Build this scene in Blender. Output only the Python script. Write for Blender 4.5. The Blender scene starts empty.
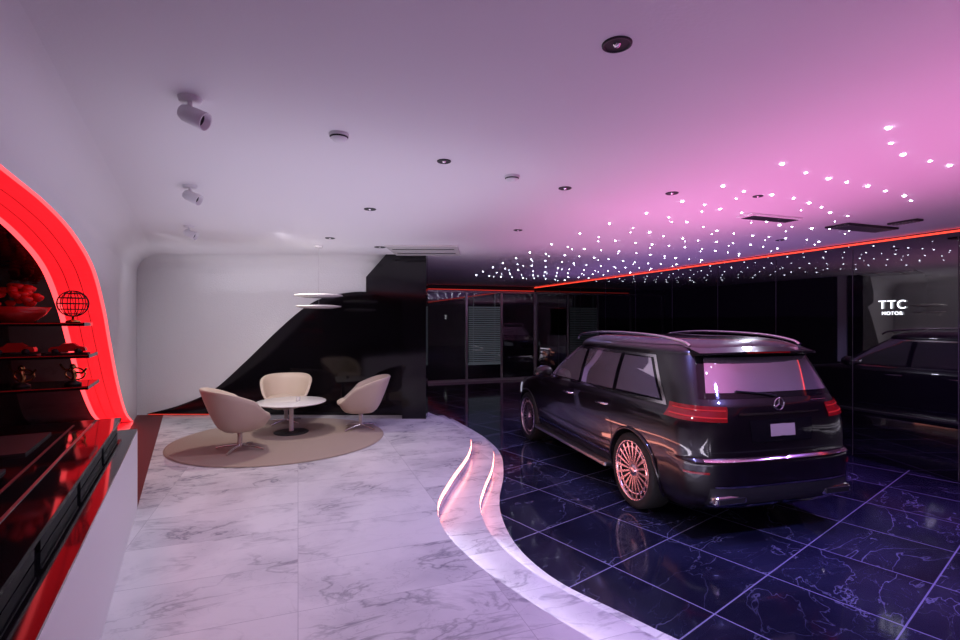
import bpy, bmesh, math, random
from mathutils import Vector, Matrix
random.seed(4)
scn=bpy.context.scene
scn.view_settings.view_transform='Standard'
CZ=3.13; PZ=0.30
# ------------------------------------------------------------------ helpers
def coll(): return scn.collection
def link(o,parent=None):
    coll().objects.link(o)
    if parent is not None: o.parent=parent
    return o
def empty(name,loc=(0,0,0),rz=0):
    o=bpy.data.objects.new(name,None); o.empty_display_size=.1
    o.location=loc; o.rotation_euler=(0,0,rz); return link(o)
def mk(name,verts,faces,mat=None,parent=None,smooth=False):
    me=bpy.data.meshes.new(name); me.from_pydata([tuple(v) for v in verts],[],faces); me.update()
    if mat: me.materials.append(mat)
    if smooth:
        for p in me.polygons: p.use_smooth=True
    return link(bpy.data.objects.new(name,me),parent)
def fixn(o):
    bm=bmesh.new(); bm.from_mesh(o.data); bmesh.ops.recalc_face_normals(bm,faces=bm.faces); bm.to_mesh(o.data); bm.free(); return o
def box(name,c,s,mat,parent=None,rz=0,bev=0,rx=0,ry=0):
    v=[(x*s[0]/2,y*s[1]/2,z*s[2]/2) for x in(-1,1) for y in(-1,1) for z in(-1,1)]
    f=[(0,1,3,2),(4,6,7,5),(0,4,5,1),(2,3,7,6),(0,2,6,4),(1,5,7,3)]
    o=mk(name,v,f,mat,parent); o.location=c; o.rotation_euler=(rx,ry,rz)
    if bev:
        m=o.modifiers.new('bev','BEVEL'); m.width=bev; m.segments=3
    return fixn(o)
def prism(name,poly,z0,z1,mat,parent=None):
    n=len(poly)
    v=[(p[0],p[1],z0) for p in poly]+[(p[0],p[1],z1) for p in poly]
    f=[tuple(range(n-1,-1,-1)),tuple(range(n,2*n))]+[(i,(i+1)%n,n+(i+1)%n,n+i) for i in range(n)]
    return fixn(mk(name,v,f,mat,parent))
def lathe(name,prof,mat,parent=None,seg=32,loc=(0,0,0),smooth=True):
    v=[];f=[]
    for r,z in prof:
        for i in range(seg):
            a=2*math.pi*i/seg; v.append((r*math.cos(a),r*math.sin(a),z))
    for j in range(len(prof)-1):
        for i in range(seg):
            k=(i+1)%seg; f.append((j*seg+i,j*seg+k,(j+1)*seg+k,(j+1)*seg+i))
    o=mk(name,v,f,mat,parent,smooth); o.location=loc
    bm=bmesh.new(); bm.from_mesh(o.data); bmesh.ops.remove_doubles(bm,verts=bm.verts,dist=1e-5)
    bmesh.ops.recalc_face_normals(bm,faces=bm.faces); bm.to_mesh(o.data); bm.free()
    if smooth:
        for p in o.data.polygons: p.use_smooth=True
    return o
def tube(name,pts,r,mat,parent=None,cyc=False,loc=(0,0,0)):
    cu=bpy.data.curves.new(name,'CURVE'); cu.dimensions='3D'; cu.bevel_depth=r; cu.bevel_resolution=3
    sp=cu.splines.new('POLY'); sp.points.add(len(pts)-1)
    for i,p in enumerate(pts): sp.points[i].co=(p[0],p[1],p[2],1)
    sp.use_cyclic_u=cyc; cu.use_fill_caps=True
    tmp=bpy.data.objects.new(name,cu); coll().objects.link(tmp)
    dg=bpy.context.evaluated_depsgraph_get(); me=bpy.data.meshes.new_from_object(tmp.evaluated_get(dg))
    bpy.data.objects.remove(tmp)
    me.materials.clear(); me.materials.append(mat)
    for p in me.polygons: p.use_smooth=True
    o=bpy.data.objects.new(name,me); o.location=loc
    return link(o,parent)
def cr(pts,n=8):
    out=[];P=[pts[0]]+list(pts)+[pts[-1]]
    for i in range(1,len(P)-2):
        for k in range(n):
            t=k/n; a,b,c,d=P[i-1],P[i],P[i+1],P[i+2]
            out.append(tuple(.5*((2*b[j])+(-a[j]+c[j])*t+(2*a[j]-5*b[j]+4*c[j]-d[j])*t*t+(-a[j]+3*b[j]-3*c[j]+d[j])*t**3) for j in range(len(b))))
    out.append(tuple(pts[-1])); return out
def pchip(tab,x):
    xs=[t[0] for t in tab]; ys=[t[1] for t in tab]; n=len(xs)
    if x<=xs[0]: return ys[0]
    if x>=xs[-1]: return ys[-1]
    d=[(ys[i+1]-ys[i])/(xs[i+1]-xs[i]) for i in range(n-1)]
    def m(i):
        if i==0: return d[0]
        if i==n-1: return d[-1]
        if d[i-1]*d[i]<=0: return 0
        return 2*d[i-1]*d[i]/(d[i-1]+d[i])
    i=max(k for k in range(n-1) if xs[k]<=x)
    h=xs[i+1]-xs[i]; t=(x-xs[i])/h
    return (2*t**3-3*t*t+1)*ys[i]+(t**3-2*t*t+t)*h*m(i)+(-2*t**3+3*t*t)*ys[i+1]+(t**3-t*t)*h*m(i+1)
# ------------------------------------------------------------------ materials
def M(name,col,rough=.5,metal=0,emis=None,es=0,ior=None,coat=0,bump=0,bscale=50,alpha=None,trans=0):
    m=bpy.data.materials.new(name); m.use_nodes=True; nt=m.node_tree; b=nt.nodes['Principled BSDF']
    b.inputs['Base Color'].default_value=(*col,1); b.inputs['Roughness'].default_value=rough
    b.inputs['Metallic'].default_value=metal
    if ior: b.inputs['IOR'].default_value=ior
    if coat: b.inputs['Coat Weight'].default_value=coat; b.inputs['Coat Roughness'].default_value=.02
    if trans: b.inputs['Transmission Weight'].default_value=trans
    if emis: b.inputs['Emission Color'].default_value=(*emis,1); b.inputs['Emission Strength'].default_value=es
    if bump:
        tc=nt.nodes.new('ShaderNodeTexCoord'); nz=nt.nodes.new('ShaderNodeTexNoise'); nz.inputs['Scale'].default_value=bscale
        nt.links.new(tc.outputs['Object'],nz.inputs['Vector'])
        bp=nt.nodes.new('ShaderNodeBump'); bp.inputs['Strength'].default_value=bump; bp.inputs['Distance'].default_value=.01
        nt.links.new(nz.outputs['Fac'],bp.inputs['Height']); nt.links.new(bp.outputs['Normal'],b.inputs['Normal'])
    return m
def stone(name,base1,base2,vein,veinw,brick,rot,mort,rough,vs=1.1,bias=.25,v2w=.45,vmax=1.0):
    m=bpy.data.materials.new(name); m.use_nodes=True; nt=m.node_tree; N=nt.nodes; L=nt.links; b=N['Principled BSDF']
    tc=N.new('ShaderNodeTexCoord')
    mp=N.new('ShaderNodeMapping'); mp.inputs['Rotation'].default_value=(0,0,rot); L.new(tc.outputs['Object'],mp.inputs['Vector'])
    bk=N.new('ShaderNodeTexBrick'); bk.offset=0; bk.inputs['Scale'].default_value=1
    bk.inputs['Brick Width'].default_value=brick[0]; bk.inputs['Row Height'].default_value=brick[1]
    bk.inputs['Mortar Size'].default_value=brick[2]; bk.inputs['Mortar Smooth'].default_value=.1
    bk.inputs['Color1'].default_value=(0,0,0,1); bk.inputs['Color2'].default_value=(1,1,1,1); bk.inputs['Mortar'].default_value=(.5,.5,.5,1)
    L.new(mp.outputs['Vector'],bk.inputs['Vector'])
    ad=N.new('ShaderNodeVectorMath'); ad.operation='MULTIPLY_ADD'; L.new(bk.outputs['Color'],ad.inputs[0]); ad.inputs[1].default_value=(1.7,2.3,0); L.new(mp.outputs['Vector'],ad.inputs[2])
    def veins(scale,w,detail,dist):
        n=N.new('ShaderNodeTexNoise'); n.inputs['Scale'].default_value=scale; n.inputs['Detail'].default_value=detail; n.inputs['Distortion'].default_value=dist; n.inputs['Roughness'].default_value=.55
        mm=N.new('ShaderNodeMapping'); mm.inputs['Scale'].default_value=(1,1.9,1); mm.inputs['Rotation'].default_value=(0,0,.6); L.new(ad.outputs[0],mm.inputs['Vector']); L.new(mm.outputs[0],n.inputs['Vector'])
        s=N.new('ShaderNodeMath'); s.operation='SUBTRACT'; s.inputs[1].default_value=.5; L.new(n.outputs['Fac'],s.inputs[0])
        a=N.new('ShaderNodeMath'); a.operation='ABSOLUTE'; L.new(s.outputs[0],a.inputs[0])
        r=N.new('ShaderNodeMapRange'); r.inputs['From Min'].default_value=0; r.inputs['From Max'].default_value=w; r.inputs['To Min'].default_value=vmax; r.inputs['To Max'].default_value=0; L.new(a.outputs[0],r.inputs['Value'])
        return r
    v1=veins(vs,veinw,5,.6); v2=veins(vs*2.3,veinw*.6,6,1.0)
    cl=N.new('ShaderNodeTexNoise'); cl.inputs['Scale'].default_value=vs*.9; cl.inputs['Detail'].default_value=6; L.new(ad.outputs[0],cl.inputs['Vector'])
    ms=N.new('ShaderNodeMapRange'); ms.inputs['From Min'].default_value=.42; ms.inputs['From Max'].default_value=.68; L.new(cl.outputs['Fac'],ms.inputs['Value'])
    mx0=N.new('ShaderNodeMix'); mx0.data_type='RGBA'; L.new(ms.outputs[0],mx0.inputs['Factor']); mx0.inputs['A'].default_value=(*base1,1); mx0.inputs['B'].default_value=(*base2,1)
    m2=N.new('ShaderNodeMath'); m2.operation='MULTIPLY'; L.new(v2.outputs[0],m2.inputs[0]); m2.inputs[1].default_value=v2w
    mxv=N.new('ShaderNodeMath'); mxv.operation='MAXIMUM'; L.new(v1.outputs[0],mxv.inputs[0]); L.new(m2.outputs[0],mxv.inputs[1])
    pw=N.new('ShaderNodeMath'); pw.operation='MULTIPLY'; L.new(mxv.outputs[0],pw.inputs[0])
    add=N.new('ShaderNodeMath'); add.operation='ADD'; L.new(ms.outputs[0],add.inputs[0]); add.inputs[1].default_value=bias; add.use_clamp=True
    L.new(add.outputs[0],pw.inputs[1])
    mx1=N.new('ShaderNodeMix'); mx1.data_type='RGBA'; L.new(pw.outputs[0],mx1.inputs['Factor']); L.new(mx0.outputs['Result'],mx1.inputs['A']); mx1.inputs['B'].default_value=(*vein,1)
    mx2=N.new('ShaderNodeMix'); mx2.data_type='RGBA'; L.new(bk.outputs['Fac'],mx2.inputs['Factor']); L.new(mx1.outputs['Result'],mx2.inputs['A']); mx2.inputs['B'].default_value=(*mort,1)
    L.new(mx2.outputs['Result'],b.inputs['Base Color']); b.inputs['Roughness'].default_value=rough
    return m
m_white=M('white_paint',(.80,.79,.81),.6,bump=.06,bscale=60)
m_stucco=M('white_stucco',(.84,.84,.85),.7,bump=.6,bscale=70)
m_blackwall=M('black_gloss_panel',(.004,.004,.006),.02,ior=2.1)
m_blacklounge=M('black_gloss_stone',(.005,.004,.006),.08,ior=1.45)
m_blackgl=M('black_gloss_laminate',(.006,.005,.007),.06,ior=1.5)
m_blackmat=M('black_matte',(.012,.012,.014),.5)
m_floor=stone('blue_black_marble_tiles',(.008,.009,.024),(.026,.030,.072),(.26,.28,.46),.006,(.84,.84,.0055),-math.radians(38.3),(.24,.24,.40),.08,vs=.75,bias=.12,v2w=.5,vmax=.9)
m_marble=stone('white_marble_slabs',(.80,.79,.81),(.58,.57,.61),(.28,.27,.32),.028,(1.2,.62,.0022),-math.radians(20),(.5,.49,.53),.2,vs=1.7,bias=.08)
m_brown=M('dark_red_granite',(.13,.012,.014),.6,bump=.02)
m_red=M('red_light_acrylic',(.6,.02,.03),.4,emis=(1,.010,.018),es=1.1)  # red lighting on the niche reveal, put in as emission
m_redhot=M('red_light_acrylic_bright',(.8,.05,.05),.4,emis=(1,.06,.07),es=2.6)  # brighter copy, paints the glow along the reveal's edges
m_ledred=M('red_led_strip',(.8,.1,.05),.4,emis=(1,.06,.03),es=1.7)
m_leddim=M('red_led_strip_dim',(.5,.05,.03),.4,emis=(1,.05,.03),es=.5)
m_ledsal=M('salmon_led_strip',(.8,.4,.4),.4,emis=(1,.34,.26),es=8)
m_ledlil=M('lilac_led_strip',(.8,.7,.9),.4,emis=(.92,.84,1),es=14)
m_star=M('fibre_star',(1,1,1),.4,emis=(.78,.82,1),es=22)
m_chrome=M('chrome',(.85,.82,.85),.12,1)
m_steel=M('brushed_steel',(.6,.58,.6),.3,1)
m_cream=M('cream_leather',(.64,.53,.43),.45,bump=.05,bscale=200)
m_rug=M('beige_rug',(.38,.30,.25),.95,bump=.8,bscale=120)
m_tabletop=M('white_table',(.80,.78,.76),.2)
m_glassdark=M('dark_window_glass',(.02,.022,.03),.02,ior=2.3)
m_frame=M('dark_frame',(.03,.03,.034),.35,.5)
m_paint=M('black_car_paint',(.004,.002,.004),.3,0,coat=1.0,ior=1.4)
m_cglass=M('car_glass',(.68,.62,.70),.03,.85)
m_rubber=M('tyre_rubber',(.012,.012,.012),.7)
m_rim=M('polished_rim',(.85,.66,.70),.25,1)
m_tail=M('tail_light_red',(.24,.008,.01),.08,emis=(1,.02,.02),es=.03,ior=1.7)
m_tbar=M('tail_bar',(.5,.02,.02),.2,emis=(1,.05,.05),es=.15)
m_plate=M('cream_plate',(.42,.34,.33),.4)
m_gold=M('gold',(.7,.42,.15),.25,1)
m_redobj=M('red_lacquer',(.55,.02,.02),.2)
m_signw=M('sign_white',(1,1,1),.4,emis=(.9,.95,1),es=2)
m_lens=M('light_lens',(.8,.8,.85),.2,emis=(.8,.8,1),es=.4)
m_louv=M('window_blind_slats',(.35,.42,.45),.6,emis=(.35,.45,.5),es=.08)  # faint emission stands in for light on the slats
# ------------------------------------------------------------------ frames
A=Vector((-.344,.939)); B=Vector((.939,.344)); BW=7.65
def AB(a,b): return (A*a+B*b)
T=Vector((-.5017,.865)); Nn=Vector((.865,.5017)); OW=Vector((-.95,0)); 
def W3(s,off,z): p=OW+T*s+Nn*off; return (p.x,p.y,z)
D=1.156; S_END=8.95*D
# ------------------------------------------------------------------ floor, ceiling, walls
mk('floor',[(-14,-6,0),(14,-6,0),(14,24,0),(-14,24,0)],[(0,1,2,3)],m_floor)
mk('ceiling',[(-14,-6,CZ),(-14,24,CZ),(14,24,CZ),(14,-6,CZ)],[(0,1,2,3)],m_white)
A_BACK=(Vector((1.88,17.1))).dot(A)
p0=AB(-6,BW); p1=AB(A_BACK,BW)
def wallbox(name,p,q,z0,z1,th,mat,parent=None):
    d=(q-p).normalized(); n=Vector((d.y,-d.x))*th
    return prism(name,[p,q,q+n,p+n],z0,z1,mat,parent)
wallbox('wall_right',Vector(p1),Vector(p0),0,CZ,-.2,m_blackwall)
vs=[];fs=[]
a=-5.0
while a<A_BACK-.5:
    q=AB(a,BW-.004); t=A*.005
    k=len(vs)
    vs+= [(q.x-t.x,q.y-t.y,0.02),(q.x+t.x,q.y+t.y,0.02),(q.x+t.x,q.y+t.y,CZ-.1),(q.x-t.x,q.y-t.y,CZ-.1)]
    fs.append((k,k+1,k+2,k+3)); a+=1.25
mk('trim_1',vs,fs,M('seam',(.05,.05,.055),.4))
q0=AB(-5,BW-.03); q1=AB(A_BACK,BW-.03); q2=AB(-5,BW-.001); q3=AB(A_BACK,BW-.001)
prism('trim_2',[q0,q1,q3,q2],CZ-.042,CZ-.022,m_ledred)
def BK(t,o=0): return AB(A_BACK-o,BW-t)
zt=2.95
prism('wall_back',[BK(0),BK(9),BK(9,-.2),BK(0,-.2)],zt,CZ,m_blackmat)
prism('trim_3',[BK(.05,.03),BK(3.8,.03),BK(3.8,.0),BK(.05,.0)],zt+.02,zt+.045,m_leddim)
for i,(t0,t1) in enumerate([(0.05,1.22),(1.28,2.45),(2.51,3.85),(3.91,5.3),(5.36,9)]):
    prism('window_%d'%(i+1),[BK(t0,.02),BK(t1,.02),BK(t1,-.0),BK(t0,-.0)],.08,zt-.05,m_glassdark)
e=empty('window_frame')
for i,t in enumerate([.02,1.25,2.48,3.88,5.33]):
    prism('mullion_%d'%i,[BK(t-.035,.05),BK(t+.035,.05),BK(t+.035,-.05),BK(t-.035,-.05)],0,zt,m_steel,e)
prism('sill',[BK(0,.05),BK(9,.05),BK(9,-.05),BK(0,-.05)],0,.08,m_steel,e)
prism('head',[BK(0,.05),BK(9,.05),BK(9,-.05),BK(0,-.05)],zt-.06,zt,m_steel,e)
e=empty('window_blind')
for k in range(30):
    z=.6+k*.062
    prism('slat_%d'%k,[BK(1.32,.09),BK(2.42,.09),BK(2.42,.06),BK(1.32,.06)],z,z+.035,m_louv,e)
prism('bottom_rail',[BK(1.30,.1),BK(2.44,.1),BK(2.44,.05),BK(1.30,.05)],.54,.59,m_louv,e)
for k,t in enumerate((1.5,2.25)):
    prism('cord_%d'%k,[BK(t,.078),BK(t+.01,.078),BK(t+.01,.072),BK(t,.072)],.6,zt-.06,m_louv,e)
wallbox('wall_partition',Vector((-1.02,9.25)),Vector((-1.02,9.25))+A*8.5,0,CZ,-.15,m_blackmat)
wallbox('wall_front',Vector((10.6,-4.5)),Vector((-1.5,-4.5)),0,CZ,-.2,m_white)
cv=[(8.35,.31),(7.66,.545),(7.2,.78),(6.6,1.2),(6.02,1.72),(5.6,2.12),(5.0,2.5),(4.2,2.70),(3.4,2.775),(2.5,2.78),(.2,2.78)]
cv=[(d*D,z) for d,z in cr(cv,8)]
sn=-5.2
prof=[(S_END,PZ),(S_END,2.83),(sn,2.83),(sn,0),(.2*D-.02,0)]+[(.2*D-.02,2.775)]+cv[::-1][1:]
mk('wall_left',[W3(s,0,z) for s,z in prof],[tuple(range(len(prof)))],m_white)
v=[];f=[];R=.3;n=10
for j,s in enumerate((sn,S_END+.0)):
    for i in range(n+1):
        a=i/n*math.pi/2
        v.append(W3(s,R*(1-math.cos(a)),2.83+R*math.sin(a)-.001))
for i in range(n): f.append((i,i+1,n+2+i,n+1+i))
mk('trim_4',v,f,m_white,smooth=True)
YB=8.95
prism('wall_lounge',[(-6.6,YB),(-1.0,YB),(-1.0,YB+.2),(-6.6,YB+.2)],0,CZ,m_stucco)
v=[];f=[]
for j,x in enumerate((-6.3,-1.0)):
    for i in range(n+1):
        a=i/n*math.pi/2
        v.append((x,YB-.001-R*(1-math.cos(a)),CZ-R+R*math.sin(a)-.001))
for i in range(n): f.append((i,i+1,n+2+i,n+1+i))
mk('trim_5',v,f,m_stucco,smooth=True)
def ribbon(name,pts,o0,o1,mat,seg=1):
    v=[];f=[]
    for s,z in pts:
        for k in range(seg+1):
            v.append(W3(s,o0+(o1-o0)*k/seg,z))
    w=seg+1
    for i in range(len(pts)-1):
        for k in range(seg): f.append((i*w+k,(i+1)*w+k,(i+1)*w+k+1,i*w+k+1))
    return mk(name,v,f,mat)
ribbon('trim_6',cv,-.03,-.37,m_red)
ribbon('trim_11',cv,0.0,-.03,m_redhot)
ribbon('trim_12',cv,-.37,-.42,m_redhot)
ribbon('trim_7',cv,-.42,-1.25,m_blackgl)
for k,s0 in enumerate((-.15,-.26)):
    ribbon('trim_%d'%(8+k),[(s-.004,z-.004) for s,z in cv],s0,s0-.006,m_brown)
prof2=[(.2*D-.02,PZ)]+[(.2*D-.02,2.775)]+cv[::-1][1:]
mk('wall_niche',[W3(s,-1.25,z) for s,z in prof2],[tuple(range(len(prof2)))],m_blackgl)
prism('wall_niche_end',[W3(.2*D-.03,0,0)[:2],W3(.2*D-.03,-1.25,0)[:2],W3(.2*D-.1,-1.25,0)[:2],W3(.2*D-.1,0,0)[:2]],PZ,2.8,m_blackgl)
# ------------------------------------------------------------------ platform
up=[(-1.0,9.3),(-.8,8.95),(-.42,8.33),(-.16,7.4),(-.14,6.5),(-.31,5.4),(-.39,4.67),(-.29,4.05),(-.035,3.51),(.25,3.09),(.60,2.66),(1.1,2.15),(1.7,1.6),(2.5,.8),(3.2,-.4),(3.6,-2),(3.8,-4.4)]
lo=[(-.7,9.7),(-.5,9.2),(-.08,8.3),(.17,7.3),(.16,6.4),(.05,5.6),(.0,5.0),(.1,4.3),(.38,3.68),(.80,3.17),(1.14,2.8),(1.7,2.3),(2.3,1.75),(3.0,1.0),(3.7,-.3),(4.1,-2),(4.3,-4.4)]
rm=[(-.55,10),(-.3,9.4),(.08,8.4),(.30,7.4),(.30,6.4),(.22,5.6),(.22,5.0),(.33,4.35),(.58,3.8),(.98,3.35),(1.32,3.0),(1.9,2.5),(2.5,1.95),(3.25,1.15),(3.95,-.2),(4.35,-2),(4.55,-4.4)]
up=cr(up,8);lo=cr(lo,8);rm=cr(rm,8)
def close(c): return c+[(0.5,-4.4),(-1.6,-1.0),W3(0.0,-1.3,0)[:2],W3(S_END,-1.3,0)[:2],(W3(S_END,0,0)[0],YB-.0005),(c[0][0],YB-.0005 if c[0][1]<YB else c[0][1])]
plat=empty('floor_platform')
prism('upper_tier',close(up),0,PZ,m_marble,plat)
prism('step',close(lo),0,.15,m_marble,plat)
prism('rim',close(rm),0,.025,m_marble,plat)
def led(name,c,y0,y1,z0,z1,mat,o=.004):
    pts=[p for p in c if y0<=p[1]<=y1]; v=[];f=[]
    for i,p in enumerate(pts):
        a=Vector(pts[max(0,i-1)]); b=Vector(pts[min(len(pts)-1,i+1)]); d=(b-a).normalized(); nn=Vector((-d.y,d.x))*o
        v+= [(p[0]+nn.x,p[1]+nn.y,z0),(p[0]+nn.x,p[1]+nn.y,z1)]
    for i in range(len(pts)-1): f.append((2*i,2*i+2,2*i+3,2*i+1))
    mk(name,v,f,mat,plat)
led('step_light_a',up,4.3,7.6,.24,.285,m_ledsal); led('step_light_b',up,-4,4.35,.24,.285,m_ledlil)
led('step_light_c',lo,4.5,7.4,.09,.135,m_ledsal); led('step_light_d',lo,-4,4.55,.09,.135,m_ledlil)
prism('floor_border',[W3(5.0,.41,0)[:2],W3(S_END-.25,.41,0)[:2],W3(S_END-.05,0.01,0)[:2],W3(5.0,0.01,0)[:2]],PZ,PZ+.006,m_brown)
# ------------------------------------------------------------------ counter
c=empty('bar_counter')
def cbox(name,s0,s1,o0,o1,z0,z1,mat,par=c):
    return prism(name,[W3(s0,o0,0)[:2],W3(s1,o0,0)[:2],W3(s1,o1,0)[:2],W3(s0,o1,0)[:2]],z0,z1,mat,par)
cbox('front_panel',.3,5.0,.37,.41,PZ,1.0,m_white)
cbox('carcass',.3,4.98,-1.22,.37,PZ,.99,m_blackgl)
cbox('ledge',.3,5.0,.26,.41,1.0,1.015,m_blackgl)
cbox('upper_case',.3,4.99,-1.22,.26,.99,1.10,m_blackgl)
cbox('top',.3,5.02,-1.22,.29,1.10,1.125,m_blackgl)
for k in range(5):
    cbox('drawer_%d'%k,.5+k*.9,1.3+k*.9,.26,.272,1.02,1.09,m_frame)
    cbox('drawer_lip_%d'%k,.5+k*.9,1.3+k*.9,.272,.278,1.08,1.088,m_steel)
cbox('inlay_groove',.5,4.8,.10,.115,1.125,1.129,m_steel)
cbox('inlay_groove_b',.5,4.8,-.02,-.005,1.125,1.129,m_brown)
for k in range(3):
    cbox('tray_%d'%k,1.6+k*1.1,2.3+k*1.1,-.55,-.1,1.125,1.14,m_blackmat)
# ------------------------------------------------------------------ shelves + items
SH=[(1.975,5.75,6.25),(1.655,5.80,6.35),(1.345,5.75,6.45)]
sh=empty('display_shelf')
for i,(z,s0,s1) in enumerate(SH):
    cbox('board_%d'%i,s0,s1,-1.24,-.05 if i else -.08,z-.035,z,m_blackgl,sh)
    cbox('edge_%d'%i,s0-.006,s0,-1.24,-.06 if i else -.09,z-.012,z-.004,m_redobj,sh)
def at(s,o,z): return W3(s,o,z)
g=empty('wire_globe',at(5.95,-.2,SH[0][0]))
lathe('base',[(0,0),(.06,0),(.06,.015),(.012,.03),(.01,.07),(0,.07)],m_gold,g)
for k in range(6):
    a=k*math.pi/6; pts=[(.13*math.cos(t)*math.cos(a),.13*math.cos(t)*math.sin(a),.19+.13*math.sin(t)) for t in [i*2*math.pi/28 for i in range(28)]]
    tube('meridian_%d'%k,pts,.004,m_blackmat,g,True)
for k,la in enumerate((-.9,-.45,0,.45,.9)):
    pts=[(.13*math.cos(la)*math.cos(t),.13*math.cos(la)*math.sin(t),.19+.13*math.sin(la)) for t in [i*2*math.pi/28 for i in range(28)]]
    tube('parallel_%d'%k,pts,.004,m_blackmat,g,True)
g=empty('flower_bowl',at(5.95,-.62,SH[0][0]))
lathe('bowl',[(0,0),(.12,0),(.14,.02),(.21,.08),(.25,.15),(.24,.15),(.18,.09),(0,.05)],m_redobj,g)
for k in range(34):
    a=random.random()*6.28; r=random.random()**.5*.21; h=.16+.18*(1-(r/.21)**2)+random.random()*.03
    lathe('blossom_%d'%k,[(0,-.03),(.03,-.02),(.045,.01),(.03,.03),(.015,.02),(0,.03)],m_redobj,g,10,(r*math.cos(a),r*math.sin(a),h))
g=empty('red_vase',at(6.0,-1.02,SH[0][0]))
lathe('body',[(0,0),(.06,0),(.1,.1),(.09,.2),(.035,.28),(.05,.33),(.04,.33),(.02,.28),(0,.1)],m_redobj,g)
def minicar(loc,rz,mat,sc=1):
    g=empty('model_car',loc,rz)
    prof=[(-.14,.03),(-.14,.06),(-.12,.075),(-.06,.08),(-.03,.11),(.05,.112),(.09,.08),(.14,.07),(.15,.05),(.15,.03)]
    v=[(x*sc,y*sc,z*sc) for y in(-.055,.055) for x,z in prof]; nn=len(prof)
    f=[tuple(range(nn)),tuple(range(2*nn-1,nn-1,-1))]+[(i,(i+1)%nn,nn+(i+1)%nn,nn+i) for i in range(nn)]
    fixn(mk('body',v,f,mat,g))
    for k,(x,y) in enumerate(((-.09,-.055),(-.09,.055),(.09,-.055),(.09,.055))):
        w=lathe('wheel_%d'%k,[(0,-.012),(.026,-.012),(.03,0),(.026,.012),(0,.012)],m_blackmat,g,14,(x*sc,y*sc,.03*sc)); w.rotation_euler=(math.pi/2,0,0); w.scale=(sc,sc,sc)
    box('stand',(0,0,.006),(.34*sc,.15*sc,.012),m_blackmat,g)
rzn=math.atan2(Nn.y,Nn.x)
minicar(at(6.0,-.25,SH[1][0]),rzn,m_redobj); minicar(at(6.0,-.66,SH[1][0]),rzn,m_redobj,1.1); minicar(at(6.05,-1.04,SH[1][0]),rzn,m_gold)
minicar(at(6.0,-1.0,SH[2][0]),rzn,m_gold)
def trophy(loc):
    g=empty('gold_figurine',loc)
    lathe('base',[(0,0),(.07,0),(.07,.02),(.03,.04),(.02,.05),(0,.05)],m_blackmat,g)
    tube('body',[(0,0,.04),(.02,0,.09),(0,0,.15)],.02,m_gold,g)
    tube('arm_l',[(0,0,.13),(-.09,0,.16),(-.13,.0,.21)],.01,m_gold,g); tube('arm_r',[(0,0,.13),(.09,0,.12),(.14,.0,.17)],.01,m_gold,g)
    lathe('head',[(0,-.03),(.02,-.02),(.028,0),(.02,.02),(0,.03)],m_gold,g,12,(0,0,.185))
    tube('ring',[(.1*math.cos(t),.03,.11+.06*math.sin(t)) for t in [i*6.283/20 for i in range(20)]],.008,m_gold,g,True)
trophy(at(5.95,-.2,SH[2][0])); trophy(at(5.98,-.6,SH[2][0]))
# ------------------------------------------------------------------ black organic panel on lounge wall
YP=YB-.03
def px(x,y,d): return ((x-480)*d/500,2-(y-320)*d/500)
pl=[(146,414),(180,405),(213,390),(245,362),(275,333),(300,311),(320,299),(345,293),(370,292),(404,297)]
pl=cr([px(x,y,YP) for x,y in pl],8)
pl=[(a,max(b,PZ)) for a,b in pl]+[px(404,416,YP)]
pl[-1]=(pl[-1][0],PZ)
n=len(pl)
v=[(a,YP,b) for a,b in pl]+[(a,YB-.001,b) for a,b in pl]
f=[tuple(range(n)),tuple(range(2*n-1,n-1,-1))]+[(i,(i+1)%n,n+(i+1)%n,n+i) for i in range(n)]
fixn(mk('wall_black_panel',v,f,m_blacklounge))
dc=8.6
pc=[(366,293),(366,277),(386,262),(426,262),(426,419),(402,419),(402,301)]
pc=[px(x,y,dc) for x,y in pc]
pc=[(a,CZ-.001 if b>2.95 else max(b,PZ)) for a,b in pc]
n=len(pc)
v=[(a,dc,b) for a,b in pc]+[(a,YB-.035,b) for a,b in pc]
f=[tuple(range(n)),tuple(range(2*n-1,n-1,-1))]+[(i,(i+1)%n,n+(i+1)%n,n+i) for i in range(n)]
fixn(mk('wall_column',v,f,m_blacklounge))
tube('trim_10',[(-5.9,YB-.05,PZ+.02),(-4.7,YB-.05,PZ+.02)],.008,m_leddim)
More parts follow.
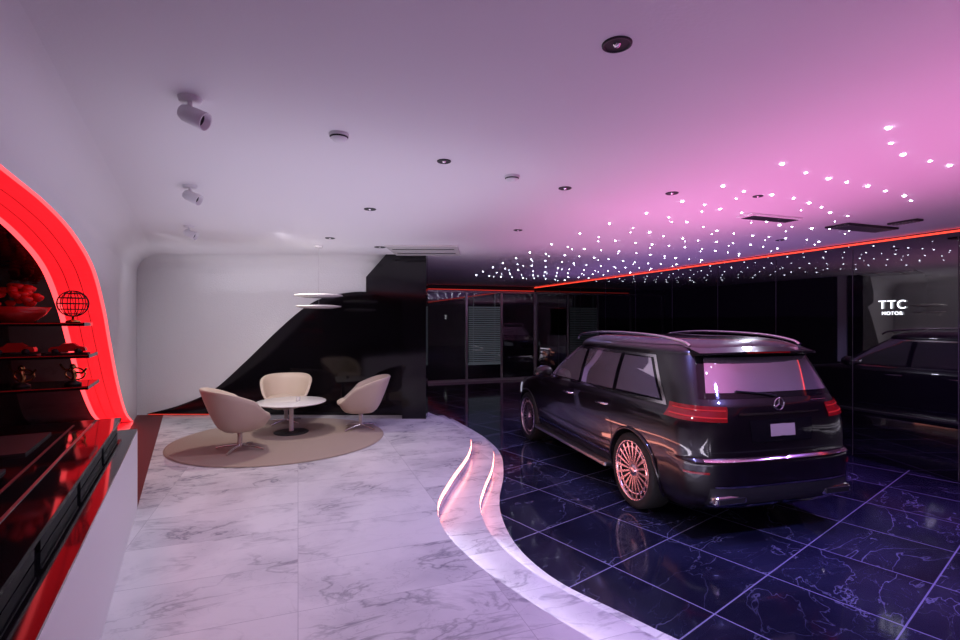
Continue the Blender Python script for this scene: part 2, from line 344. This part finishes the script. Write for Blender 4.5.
# ------------------------------------------------------------------ rug, table, chairs
lathe('round_rug',[(0,0),(1.42,0),(1.44,.006),(1.42,.014),(0,.014)],m_rug,None,96,(-2.85,7.18,PZ),smooth=False)
RZ=PZ+.014
t=empty('coffee_table',(-2.83,7.5,RZ))
lathe('top',[(0,.445),(.47,.445),(.5,.455),(.5,.465),(.49,.47),(0,.47)],m_tabletop,t,64)
lathe('stem',[(.035,.02),(.03,.2),(.035,.42),(.12,.445)],m_tabletop,t)
lathe('foot',[(0,0),(.24,0),(.25,.01),(.23,.02),(.05,.03),(0,.03)],m_blackmat,t,48)
tube('cup',[(.1,.0,.47),(.1,0,.53)],.03,m_tabletop,t)
def chair(loc,rz,k_=1.0):
    g=empty('swivel_tub_chair',loc,rz); g.scale=(k_,k_,k_)
    na=56; v=[];f=[]
    def back(a): return (1-math.cos(a))/2
    rows=[]
    def ring(fr,fz):
        rows.append([(fr(a)*math.cos(a)*1.0,fr(a)*math.sin(a)*1.02,fz(a)) for a in [2*math.pi*i/na for i in range(na)]])
    def H(a):
        c=back(a); s=max(0,min(1,(c-.12)/.88)); s=s*s*(3-2*s)
        return .40+.17*min(1,max(0,(c-.1)*3.2))+.20*s
    def Ro(a,t):
        c=back(a); sq=1/(abs(math.cos(a))**3.2+abs(math.sin(a))**3.2)**(1/3.2)
        base=(.19+.15*t**.6)*(.45+.55*sq) 
        return base+.10*t*c + (-.02 if c<.1 else 0)*t
    K=9
    for k in range(K+1):
        t_=k/K
        ring(lambda a:Ro(a,t_),lambda a:.25+(H(a)-.25)*t_**1.15)
    ring(lambda a:Ro(a,1)-.012,lambda a:H(a)+.012)
    ring(lambda a:Ro(a,1)-.035,lambda a:H(a)+.008)
    for k in range(6):
        t_=1-k/5
        ring(lambda a:(Ro(a,1)-.05)*t_+(.27)*(1-t_),lambda a:(H(a)-.005)*t_+.36*(1-t_) if H(a)>.42 else .39*t_+.36*(1-t_))
    for r in rows: v+=r
    for j in range(len(rows)-1):
        for i in range(na):
            k=(i+1)%na; f.append((j*na+i,j*na+k,(j+1)*na+k,(j+1)*na+i))
    f.append(tuple(range(na-1,-1,-1))); L=len(rows)-1; f.append(tuple(L*na+i for i in range(na)))
    fixn(mk('shell',v,f,m_cream,g,True))
    s=lathe('seat_cushion',[(0,.34),(.26,.35),(.30,.38),(.30,.42),(.26,.445),(0,.46)],m_cream,g,40,(.03,0,0)); s.scale=(1.05,1,1)
    lathe('post',[(.03,.04),(.03,.20),(.06,.24),(.12,.26)],m_chrome,g,20)
    for k in range(4):
        a=math.pi/4+k*math.pi/2
        tube('foot_%d'%k,[(0,0,.06),(.18*math.cos(a),.18*math.sin(a),.04),(.30*math.cos(a),.30*math.sin(a),.014)],.014,m_chrome,g)
chair((-3.12,6.5,RZ),math.radians(42),1.05)
chair((-3.18,8.2,RZ),math.radians(-72))
chair((-1.86,7.8,RZ),math.radians(190),1.04)
# ------------------------------------------------------------------ pendant
g=empty('pendant_lamp',(-2.45,7.6,2.2))
lathe('lower_disc',[(0,-.03),(.2,-.025),(.33,0),(.33,.012),(.2,.03),(0,.04)],m_tabletop,g,48)
lathe('upper_disc',[(0,.13),(.22,.14),(.36,.165),(.34,.185),(.15,.2),(0,.2)],m_tabletop,g,48)
tube('cable',[(0,0,.03),(0,0,CZ-2.2-.02)],.003,m_steel,g)
lathe('canopy',[(0,CZ-2.2-.03),(.06,CZ-2.2-.03),(.06,CZ-2.2)],m_tabletop,g)
# ------------------------------------------------------------------ ceiling fittings
def cp(x,y): d=(CZ-2)*500/(320-y); return ((x-480)*d/500,d)
def spot(x,y,az,k=.8):
    X,Y=cp(x,y); g=empty('ceiling_spotlight',(X,Y,CZ),az); g.scale=(k,k,k)
    lathe('base',[(0,-.02),(.055,-.02),(.06,0)],m_white,g,24)
    tube('arm',[(0,0,-.01),(.0,0,-.07)],.012,m_white,g)
    b=lathe('head',[(0,-.075),(.036,-.07),(.045,-.05),(.05,.07),(.042,.07),(.038,.03),(0,.03)],m_white,g,28,(.02,0,-.1)); b.rotation_euler=(0,math.radians(115),0)
    b=lathe('lens',[(0,.035),(.037,.035)],m_blackmat,g,24,(.02,0,-.1)); b.rotation_euler=(0,math.radians(115),0)
spot(190,98,.0,.95); spot(190,186,.0,.95); spot(189,226,.0,1)
def down(x,y,r=.06):
    X,Y=cp(x,y); g=empty('recessed_downlight',(X,Y,CZ))
    lathe('ring',[(r*.9,-.001),(r*.95,-.008),(r*1.1,-.006),(r*1.12,-.0005)],m_frame,g,28)
    lathe('well',[(0,-.003),(r*.95,-.003)],m_blackmat,g,28)
    lathe('bulb',[(0,-.016),(r*.2,-.012),(r*.3,-.004)],m_chrome,g,16)
for x,y,r in [(617,44,.055),(444,161,.045),(565,188,.05),(370,209,.055),(330,238,.06),(518,230,.05),(265,257,.09),(318,256,.1),(318,265,.1),(250,276,.1),(283,276,.1),(672,193,.05),(758,196,.04),(780,240,.05),(380,247,.08)]: down(x,y,r)
def smoke(x,y):
    X,Y=cp(x,y); g=empty('smoke_detector',(X,Y,CZ))
    lathe('body',[(0,-.045),(.035,-.043),(.05,-.025),(.06,-.01),(.06,0)],m_white,g,28)
    lathe('vent',[(.051,-.026),(.056,-.018)],m_frame,g,28)
smoke(339,134); smoke(512,176)
def vent(name,x,y,w,l,mat,blade,rz,nb=7,bw=.05):
    X,Y=cp(x,y); g=empty(name,(X,Y,CZ),rz)
    box('frame',(0,0,-.012),(w,l,.022),mat,g,bev=.004)
    for k in range(nb):
        box('blade_%d'%k,(0,(-.5+(k+.5)/nb)*l*.84,-.026),(w*.88,l*bw,.006),blade,g)
rzr=math.radians(20.1)
vent('ceiling_air_conditioner',425,250,1.1,1.1,m_tabletop,m_frame,0,2,.04)
vent('ceiling_air_vent',862,227,.9,.28,m_frame,m_steel,rzr)
vent('ceiling_air_vent',770,217,.75,.2,m_white,m_frame,rzr)
vent('ceiling_air_vent',905,221,.12,.3,m_frame,m_steel,rzr)
# star lights : even diagonal rows
v=[];f=[]
def star(X,Y,r):
    k=len(v)
    for i in range(5):
        for j in range(8):
            th=math.pi*i/4; ph=2*math.pi*j/8
            v.append((X+r*math.sin(th)*math.cos(ph),Y+r*math.sin(th)*math.sin(ph),CZ-.003+r*.6*math.cos(th)))
    for i in range(4):
        for j in range(8): f.append((k+i*8+j,k+i*8+(j+1)%8,k+(i+1)*8+(j+1)%8,k+(i+1)*8+j))
start=[(2.94,2.37),(3.53,2.21),(4.15,2.06),(5.4,1.72),(7.06,1.13),(9,.65),(11.3,.15),(15,-.6)]
Y=2.94;k=0
while Y<12.5:
    X=pchip(start,Y); nst=6 if k<1 else 8 if k<3 else 11
    sp=.345 if Y<5 else .40
    for i in range(nst):
        wob=.09*math.sin(i*.8+k)
        xx=X+.785*sp*i+random.uniform(-.03,.03); yy=Y+.62*sp*i*(1-.25*i/nst)+wob+random.uniform(-.02,.02)
        if AB(0,1).dot(Vector((xx,yy)))>BW-.25: break
        star(xx,yy,(.014 if i%2==0 else .010)*(1 if Y<5 else .85 if Y<8 else .9))
        if k>1 and i%3==1: star(xx+.1+random.uniform(-.05,.05),yy+.3+random.uniform(-.05,.05),.006)
    Y+=.60 if Y<6 else .85; k+=1
mk('star_ceiling_lights',v,f,m_star)
# sign on the right wall
sg=empty('wall_sign')
rz=math.atan2(-A.y,-A.x)
def text(name,s,size,ctr,mat,z):
    cu=bpy.data.curves.new(name,'FONT'); cu.body=s; cu.size=size; cu.align_x='CENTER'; cu.extrude=.004; cu.space_character=1.15
    o=bpy.data.objects.new(name,cu); coll().objects.link(o)
    dg=bpy.context.evaluated_depsgraph_get(); me=bpy.data.meshes.new_from_object(o.evaluated_get(dg)); bpy.data.objects.remove(o)
    me.materials.clear(); me.materials.append(mat); o=bpy.data.objects.new(name,me); link(o,sg)
    o.location=(ctr.x,ctr.y,z); o.rotation_euler=(math.pi/2,0,rz)
dsg=BW/(.826*.939+.344); ctr=Vector((.826*dsg,dsg)); ctr=AB(ctr.dot(A),BW-.02)
text('letters','TTC',.165,ctr,m_signw,2.155); text('subtitle','MOTOR',.065,ctr,m_signw,2.07)
# ------------------------------------------------------------------ CAR
ZR=1.66; HR=.165; EX=.04
Wt=[(.22,.84),(.3,.90),(.45,.955),(.7,.975),(.9,.988),(1.0,.985),(1.08,.972),(1.13,.945),(1.17,.918),(1.4,.872),(1.66,.80)]
XRt=[(.22,4.76),(.32,4.94),(.42,5.0),(.72,5.0),(.755,4.955),(1.0,4.94),(1.2,4.905),(1.28,4.86),(1.66,4.66)]
XRt=[(a,b+EX) for a,b in XRt]
XFt=[(.22,.15),(.35,.03),(.5,0),(.8,.02),(.9,.07),(.98,.18),(1.04,.4),(1.09,.75),(1.14,1.15),(1.175,1.42),(1.3,1.62),(1.5,1.93),(1.66,2.2)]
LRt=[(.22,.4),(1.1,.42),(1.66,.42)]; NR=3.6
LFt=[(.22,.7),(1.0,.8),(1.17,.5),(1.3,.45),(1.66,.5)]; NF=2.9
def slic(z,cph=None):
    if cph is None:
        return pchip(Wt,z),pchip(XFt,z),pchip(XRt,z),pchip(LFt,z),pchip(LRt,z)
    W,xf,xr=.80*cph**.5,3.3-1.1*cph**.5,3.3+(1.36+EX)*cph**.35
    return W,xf,xr,.5*cph,.42*cph**.5
def bar(x): return 1-.03*(abs(x-2.7)/2.5)**2.2
def P(z,s,side=-1,sl=None):
    W,xf,xr,Lf,Lr=sl or slic(z)
    if s<=1:
        th=s*math.pi/2; x=xr-Lr+Lr*max(0,math.cos(th))**(2/NR); y=W*max(0,math.sin(th))**(2/NR)
    elif s<=2:
        x=(xr-Lr)+(xf+Lf-xr+Lr)*(s-1); y=W
    else:
        th=(3-s)*math.pi/2; x=xf+Lf-Lf*max(0,math.cos(th))**(2/NF); y=W*max(0,math.sin(th))**(2/NF)
    return Vector((x,side*y*bar(x),z))
def s_y(y,z): # rear
    W,xf,xr,Lf,Lr=slic(z); q=min(1,abs(y)/(W*bar(4.85))); return math.asin(q**(NR/2))*2/math.pi
def s_fy(y,z):
    W,xf,xr,Lf,Lr=slic(z); q=min(1,abs(y)/(W*bar(.1))); return 3-math.asin(q**(NF/2))*2/math.pi
def s_x(x,z):
    W,xf,xr,Lf,Lr=slic(z)
    if x>xr-Lr: return math.acos(min(1,((x-xr+Lr)/Lr))**(NR/2))*2/math.pi
    if x<xf+Lf: return 3-math.acos(min(1,(xf+Lf-x)/Lf)**(NF/2))*2/math.pi
    return 1+(xr-Lr-x)/(xr-Lr-xf-Lf)
RL=Vector((1.62,5.34)); rdir=Vector((.262,-.965)).normalized(); lat=Vector((-rdir.y,rdir.x))
ctr=RL+lat*.96
front=ctr-rdir*4.0
car=empty('suv_car',(front.x,front.y,0),math.atan2(rdir.y,rdir.x))
SV=[i/14 for i in range(14)]+[1+i/44 for i in range(44)]+[2+i/14 for i in range(14)]+[3]
zs=[]; z=.22
while z<ZR-.001:
    zs.append(z); z+= .008 if (.94<z<1.2 or .70<z<.78) else .025
rows=[]
for z in zs: rows.append((z,slic(z)))
for k in range(0,23):
    ph=k/22*math.radians(88.5); rows.append((ZR+HR*math.sin(ph),slic(0,math.cos(ph))))
v=[];f=[]
for z,sl in rows:
    r=[P(z,s,-1,sl) for s in SV]; r+= [P(z,s,1,sl) for s in SV[1:-1]][::-1]
    v+=r
n=2*len(SV)-2
for j in range(len(rows)-1):
    for i in range(n):
        k=(i+1)%n; f.append((j*n+i,j*n+k,(j+1)*n+k,(j+1)*n+i))
f.append(tuple(range(n-1,-1,-1))); L=len(rows)-1; f.append(tuple(L*n+i for i in range(n)))
body=fixn(mk('body',v,f,m_paint,car,True))
body.data.materials.append(m_blackmat)
AX=(.87,4.0)
cut=[]
for ax in AX:
    for sd in (-1,1):
        seg=48; vv=[];ff=[]
        for y in (.60,1.2):
            for i in range(seg):
                a=2*math.pi*i/seg; vv.append((ax+.435*math.cos(a),sd*y,.40+.435*math.sin(a)))
        ff=[tuple(range(seg)),tuple(range(2*seg-1,seg-1,-1))]+[(i,(i+1)%seg,seg+(i+1)%seg,seg+i) for i in range(seg)]
        o=fixn(mk('cut',vv,ff,m_blackmat)); cut.append(o)
        o.matrix_world=Matrix.Translation((front.x,front.y,0))@Matrix.Rotation(math.atan2(rdir.y,rdir.x),4,'Z')
        m=body.modifiers.new('b','BOOLEAN'); m.object=o; m.operation='DIFFERENCE'; m.solver='EXACT'
bpy.context.view_layer.update()
dg=bpy.context.evaluated_depsgraph_get(); me=bpy.data.meshes.new_from_object(body.evaluated_get(dg))
body.modifiers.clear(); body.data=me
for o in cut: bpy.data.objects.remove(o)
def panel(name,cor,mat,off=.005,nu=14,nv=8,side=-1,parent=car):
    conv={'x':s_x,'y':s_y,'f':s_fy}; kind=cor[0][0]
    vv=[];ff=[]
    for j in range(nv+1):
        for i in range(nu+1):
            u=i/nu;w=j/nv
            val=(cor[0][1]*(1-u)+cor[1][1]*u)*(1-w)+(cor[3][1]*(1-u)+cor[2][1]*u)*w
            z=(cor[0][2]*(1-u)+cor[1][2]*u)*(1-w)+(cor[3][2]*(1-u)+cor[2][2]*u)*w
            sd=side
            if kind=='s': s=val
            else:
                s=conv[kind](val,z)
                if kind in 'yf': sd=(1 if val>0 else -1)
            p=P(z,s,sd); e=1e-3
            s2=min(3,s+e); s1=max(0,s-e)
            du=P(z,s2,sd)-P(z,s1,sd); dz=P(z+e,s,sd)-P(z-e,s,sd)
            nn=du.cross(dz)
            if nn.length<1e-12: nn=Vector((1,0,0))
            nn.normalize()
            if kind in ('y',) and abs(val)<.02: nn=Vector((1,0,.3)).normalized()
            if kind=='f' and abs(val)<.02: nn=Vector((-1,0,.2)).normalized()
            if nn.dot(p-Vector((min(max(p.x,1.5),4.3),0,z)))<0: nn=-nn
            vv.append(p+nn*off)
    for j in range(nv):
        for i in range(nu):
            a=j*(nu+1)+i; ff.append((a,a+1,a+nu+2,a+nu+1))
    return fixn(mk(name,vv,ff,mat,parent,True))
for sd,tag in ((-1,'near'),(1,'off')):
    X=lambda *c:[('x',a,b) for a,b in c]
    panel('window_chrome_'+tag,X((1.56,1.145),(4.52,1.175),(4.20,1.64),(2.26,1.655)),m_chrome,.003,30,16,sd)
    panel('window_surround_'+tag,X((1.62,1.172),(4.45,1.203),(4.17,1.612),(2.29,1.627)),m_blackgl,.006,30,16,sd)
    panel('front_door_glass_'+tag,X((1.72,1.19),(2.66,1.195),(2.72,1.62),(2.32,1.62)),m_cglass,.009,12,12,sd)
    panel('rear_door_glass_'+tag,X((2.74,1.195),(3.52,1.205),(3.56,1.61),(2.80,1.62)),m_cglass,.009,12,12,sd)
    panel('quarter_glass_'+tag,X((3.60,1.215),(4.41,1.22),(4.14,1.602),(3.64,1.602)),m_cglass,.009,12,12,sd)
    for k,(x,z) in enumerate(((1.5,0),(2.70,0),(3.60,0))):
        panel('door_seam_%d_%s'%(k,tag),X((x,.5),(x+.008,.5),(x+.008,1.14),(x,1.14)),m_blackmat,.002,1,20,sd)
    panel('sill_chrome_'+tag,X((1.36,.46),(3.52,.46),(3.52,.485),(1.36,.485)),m_chrome,.006,20,2,sd)
    panel('side_crease_'+tag,X((1.3,.60),(3.55,.58),(3.55,.60),(1.3,.62)),m_paint,.012,20,2,sd)
    S=lambda *c:[('s',a,b) for a,b in c]
    panel('tail_light_'+tag,S((.27,1.07),(1.0,1.09),(.99,1.22),(.29,1.205)),m_tail,.01,28,8,sd)
    panel('tail_light_bar_'+tag,S((.28,1.10),(.98,1.12),(.98,1.132),(.28,1.112)),m_tbar,.014,28,2,sd)
    panel('tail_light_bar_upper_'+tag,S((.30,1.165),(.96,1.178),(.96,1.188),(.30,1.175)),m_tbar,.014,28,2,sd)
    panel('rear_reflector_'+tag,S((.5,.62),(.85,.62),(.85,.64),(.5,.64)),m_tail,.008,10,2,sd)
    panel('headlight_'+tag,S((2.15,.74),(2.6,.72),(2.6,.88),(2.15,.92)),m_lens,.01,14,6,sd)
    for k,x in enumerate((2.52,3.42)):
        y=P(1.02,s_x(x,1.02),sd).y
        tube('handle_%d_%s'%(k,tag),[(x-.12,y,1.02),(x-.1,y+sd*.035,1.025),(x+.1,y+sd*.035,1.03),(x+.12,y,1.03)],.012,m_chrome,car)
    m=lathe('mirror_'+tag,[(0,-.07),(.06,-.06),(.1,-.01),(.105,.05),(0,.055)],m_paint,car,24,(1.80,sd*1.07,1.24)); m.rotation_euler=(0,math.radians(90),0); m.scale=(.85,1.25,1)
    tube('mirror_arm_'+tag,[(1.78,sd*.9,1.16),(1.8,sd*1.02,1.19)],.025,m_paint,car)
    box('running_board_'+tag,(2.43,sd*.95,.33),(2.2,.14,.05),m_steel,car,bev=.015)
    rail=cr([(2.2,sd*.69,1.74),(2.35,sd*.71,1.80),(2.9,sd*.715,1.845),(3.5,sd*.71,1.85),(4.1,sd*.70,1.83),(4.46,sd*.68,1.785),(4.56,sd*.67,1.745)],6)
    tube('roof_rail_'+tag,rail,.015,m_chrome,car)
    for k,ax in enumerate(AX):
        arc=[(ax+.445*math.cos(a),P(max(.25,min(1.1,.40+.445*math.sin(a))),s_x(ax+.445*math.cos(a),max(.25,.40+.445*math.sin(a))),sd).y+sd*.004,.40+.445*math.sin(a)) for a in [math.radians(-18+i*216/36) for i in range(37)]]
        tube('arch_%d_%s'%(k,tag),arc,.018,m_paint,car)
        w=empty('wheel_%d_%s'%(k,tag),(ax,sd*.965,.398)); w.parent=car
        w.rotation_euler=(math.pi/2*(1 if sd<0 else -1),0,0)
        lathe('tyre',[(.30,-.26),(.37,-.27),(.395,-.24),(.398,-.13),(.395,-.02),(.375,.0),(.32,.006),(.30,-.01)],m_rubber,w,56)
        lathe('rim_lip',[(.30,-.25),(.295,-.05),(.292,-.01),(.308,.006),(.318,-.002)],m_rim,w,56)
        lathe('barrel',[(0,-.16),(.285,-.16),(.292,-.02)],m_blackmat,w,40)
        lathe('hub',[(0,-.002),(.05,-.006),(.062,-.018),(.07,-.05)],m_rim,w,32)
        lathe('rim_ring',[(.235,-.02),(.245,-.01),(.255,-.02)],m_rim,w,48)
        vv=[];ff=[]
        for q in range(20):
            a=2*math.pi*q/20; ca,sa=math.cos(a),math.sin(a)
            for (r,hw,zz) in ((.05,.007,-.022),(.295,.015,-.008)):
                for h in (-hw,hw):
                    for dz in (0,-.03): vv.append((r*ca-h*sa,r*sa+h*ca,zz+dz))
            b=q*8
            ff+=[(b,b+2,b+6,b+4),(b+1,b+5,b+7,b+3),(b,b+4,b+5,b+1),(b+2,b+3,b+7,b+6)]
        fixn(mk('spokes',vv,ff,m_rim,w))
    box('exhaust_'+tag,(4.92+EX,sd*.60,.39),(.15,.34,.09),m_chrome,car,bev=.03)
    box('exhaust_hole_'+tag,(4.995+EX,sd*.60,.39),(.012,.28,.05),m_blackmat,car,bev=.004)
Yc=lambda *c:[('y',a,b) for a,b in c]
panel('rear_glass_frame',Yc((-.77,1.27),(.77,1.27),(.66,1.655),(-.66,1.655)),m_blackgl,.004,40,10)
panel('rear_glass',Yc((-.70,1.32),(.70,1.32),(.60,1.635),(-.60,1.635)),m_cglass,.009,40,10)
panel('tailgate_chrome',Yc((-.46,1.125),(.46,1.125),(.46,1.145),(-.46,1.145)),m_chrome,.012,40,2)
panel('plate_recess',Yc((-.34,.88),(.34,.88),(.36,1.08),(-.36,1.08)),m_blackgl,.006,20,4)
panel('licence_plate',Yc((-.14,.93),(.14,.93),(.14,1.04),(-.14,1.04)),m_plate,.014,16,3)
panel('bumper_chrome',Yc((-.82,.725),(.82,.725),(.82,.742),(-.82,.742)),m_chrome,.010,50,3)
panel('tailgate_seam',Yc((-.76,.80),(.76,.80),(.76,.808),(-.76,.808)),m_blackmat,.004,40,1)
panel('bumper_lower',Yc((-.80,.34),(.80,.34),(.78,.50),(-.78,.50)),m_blackmat,.006,40,4)
panel('bumper_lower_chrome',Yc((-.74,.50),(.74,.50),(.74,.515),(-.74,.515)),m_chrome,.01,40,2)
panel('skid_chrome',Yc((-.78,.29),(.78,.29),(.78,.34),(-.78,.34)),m_chrome,.014,40,2)
Fc=lambda *c:[('f',a,b) for a,b in c]
panel('grille',Fc((-.42,.55),(.42,.55),(.50,.88),(-.50,.88)),m_chrome,.012,30,6)
panel('lower_intake',Fc((-.7,.3),(.7,.3),(.6,.45),(-.6,.45)),m_blackmat,.01,30,4)
sp=[(4.40,1.775),(4.62,1.735),(4.80,1.70),(4.80,1.682),(4.66,1.66),(4.45,1.68)]
vv=[];ff=[];st=[-.69,-.63,-.4,-.2,0,.2,.4,.63,.69]
for y in st:
    k=1-(abs(y)/.69)**4*.25
    for x,z in sp: vv.append((EX+4.4+(x-4.4)*k-.02*abs(y),y,z-.03*y*y))
for j in range(len(st)-1):
    for i in range(6): ff.append((j*6+i,j*6+(i+1)%6,(j+1)*6+(i+1)%6,(j+1)*6+i))
ff+=[tuple(range(6)),tuple(range(len(vv)-1,len(vv)-7,-1))]
fixn(mk('spoiler',vv,ff,m_paint,car))
box('brake_light',(4.795+EX,0,1.69),(.012,.5,.012),m_tail,car)
ex=P(1.215,0).x+.012
tube('emblem_ring',[(ex,.055*math.cos(t),1.215+.055*math.sin(t)) for t in [i*6.283/28 for i in range(28)]],.006,m_chrome,car,True)
for k in range(3):
    a=math.pi/2+k*2*math.pi/3; tube('emblem_ray_%d'%k,[(ex,0,1.215),(ex,.052*math.cos(a),1.215+.052*math.sin(a))],.005,m_chrome,car)
tube('rear_wiper',[(4.88+EX,0,1.29),(4.87+EX,-.1,1.31),(4.84+EX,-.42,1.34)],.008,m_blackmat,car)
tube('badge_line',[(4.93+EX,.35,1.245),(4.91+EX,.55,1.245)],.005,m_chrome,car)
box('axle_block',(2.43,0,.27),(4.0,1.1,.14),m_blackmat,car)
panel('windscreen',Fc((-.72,1.2),(.72,1.2),(.6,1.62),(-.6,1.62)),m_cglass,.006,30,8)
# ------------------------------------------------------------------ lights
def area(name,loc,sx,sy,col,w,rot=(0,0,0)):
    l=bpy.data.lights.new(name,'AREA'); l.shape='RECTANGLE'; l.size=sx; l.size_y=sy; l.color=col; l.energy=w
    o=bpy.data.objects.new(name,l); o.location=loc; o.rotation_euler=rot; return link(o)
def spotl(name,loc,tgt,col,w,ang=80,blend=.8,r=.06):
    l=bpy.data.lights.new(name,'SPOT'); l.color=col; l.energy=w; l.spot_size=math.radians(ang); l.spot_blend=blend; l.shadow_soft_size=r
    o=bpy.data.objects.new(name,l); o.location=loc
    o.rotation_euler=(Vector(tgt)-Vector(loc)).to_track_quat('-Z','Y').to_euler(); return link(o)
area('uplight_pink',(3.0,3.4,2.05),2.6,5.0,(1,.20,.62),42,(math.pi,0,.3))  # added floating area, washes the ceiling pink; no such fitting
area('uplight_magenta',(2.0,6.6,2.05),2.6,3.5,(1,.36,.78),20,(math.pi,0,.3))  # added ceiling fill above the car, not a fitting
area('uplight_violet',(4.0,10.0,2.05),3.5,7,(.60,.30,1),30,(math.pi,0,.3))  # added violet fill for the far ceiling, hangs free in the room
area('uplight_lilac',(-1.6,5.0,2.3),3.0,4.5,(.86,.82,1),20,(math.pi,0,.5))  # added bounce fill over the marble, no lamp there
area('uplight_lounge',(-2.6,8.0,2.45),5.0,1.4,(.88,.84,1),8,(math.pi,0,0))  # added fill to lift the dark ceiling by the lounge
spotl('downlight_a',(-.9,3.2,CZ-.05),(-.9,3.0,0),(.84,.82,1),68,120)
spotl('downlight_b',(-1.6,5.6,CZ-.05),(-1.6,5.8,0),(.88,.84,1),70,120)
spotl('downlight_c',(-2.9,7.0,CZ-.05),(-2.9,7.4,0),(1,.88,.80),90,120)
spotl('wallwash_a',(-4.2,6.4,CZ-.05),(-4.3,8.9,1.2),(.95,.9,1),60,100,1)  # added spot to brighten the stucco wall
spotl('wallwash_b',(-2.6,6.4,CZ-.05),(-2.8,8.9,1.6),(.95,.9,1),35,100,1)  # second added spot, lifts the lounge wall further
spotl('floor_blue_a',(3.4,3.2,CZ-.05),(3.4,3.0,0),(.30,.30,1),260,120)
spotl('floor_blue_b',(1.6,4.2,CZ-.05),(1.2,4.2,0),(.28,.3,1),130,110)
spotl('floor_blue_c',(1.0,8.5,CZ-.05),(0.6,8.3,0),(.4,.35,1),120,120)
spotl('floor_violet',(4.8,5.4,CZ-.05),(5,5.2,0),(.5,.2,1),200,120)
spotl('car_pink',(.6,2.4,CZ-.05),(2.0,5.0,.8),(1,.75,.88),60,70)
spotl('car_side',(4.6,8.2,CZ-.05),(2.6,7.2,.8),(.8,.8,1),140,90)  # added to light the car's far side so its wall reflection shows
w=bpy.data.worlds.new('world'); scn.world=w; w.use_nodes=True
w.node_tree.nodes['Background'].inputs[0].default_value=(.02,.02,.05,1); w.node_tree.nodes['Background'].inputs[1].default_value=.3
# ------------------------------------------------------------------ camera
cd=bpy.data.cameras.new('camera'); cd.sensor_width=36; cd.lens=18.75; cd.clip_start=.05
co=bpy.data.objects.new('camera',cd); co.location=(0,0,2.0); co.rotation_euler=(math.pi/2,0,0); link(co); scn.camera=co
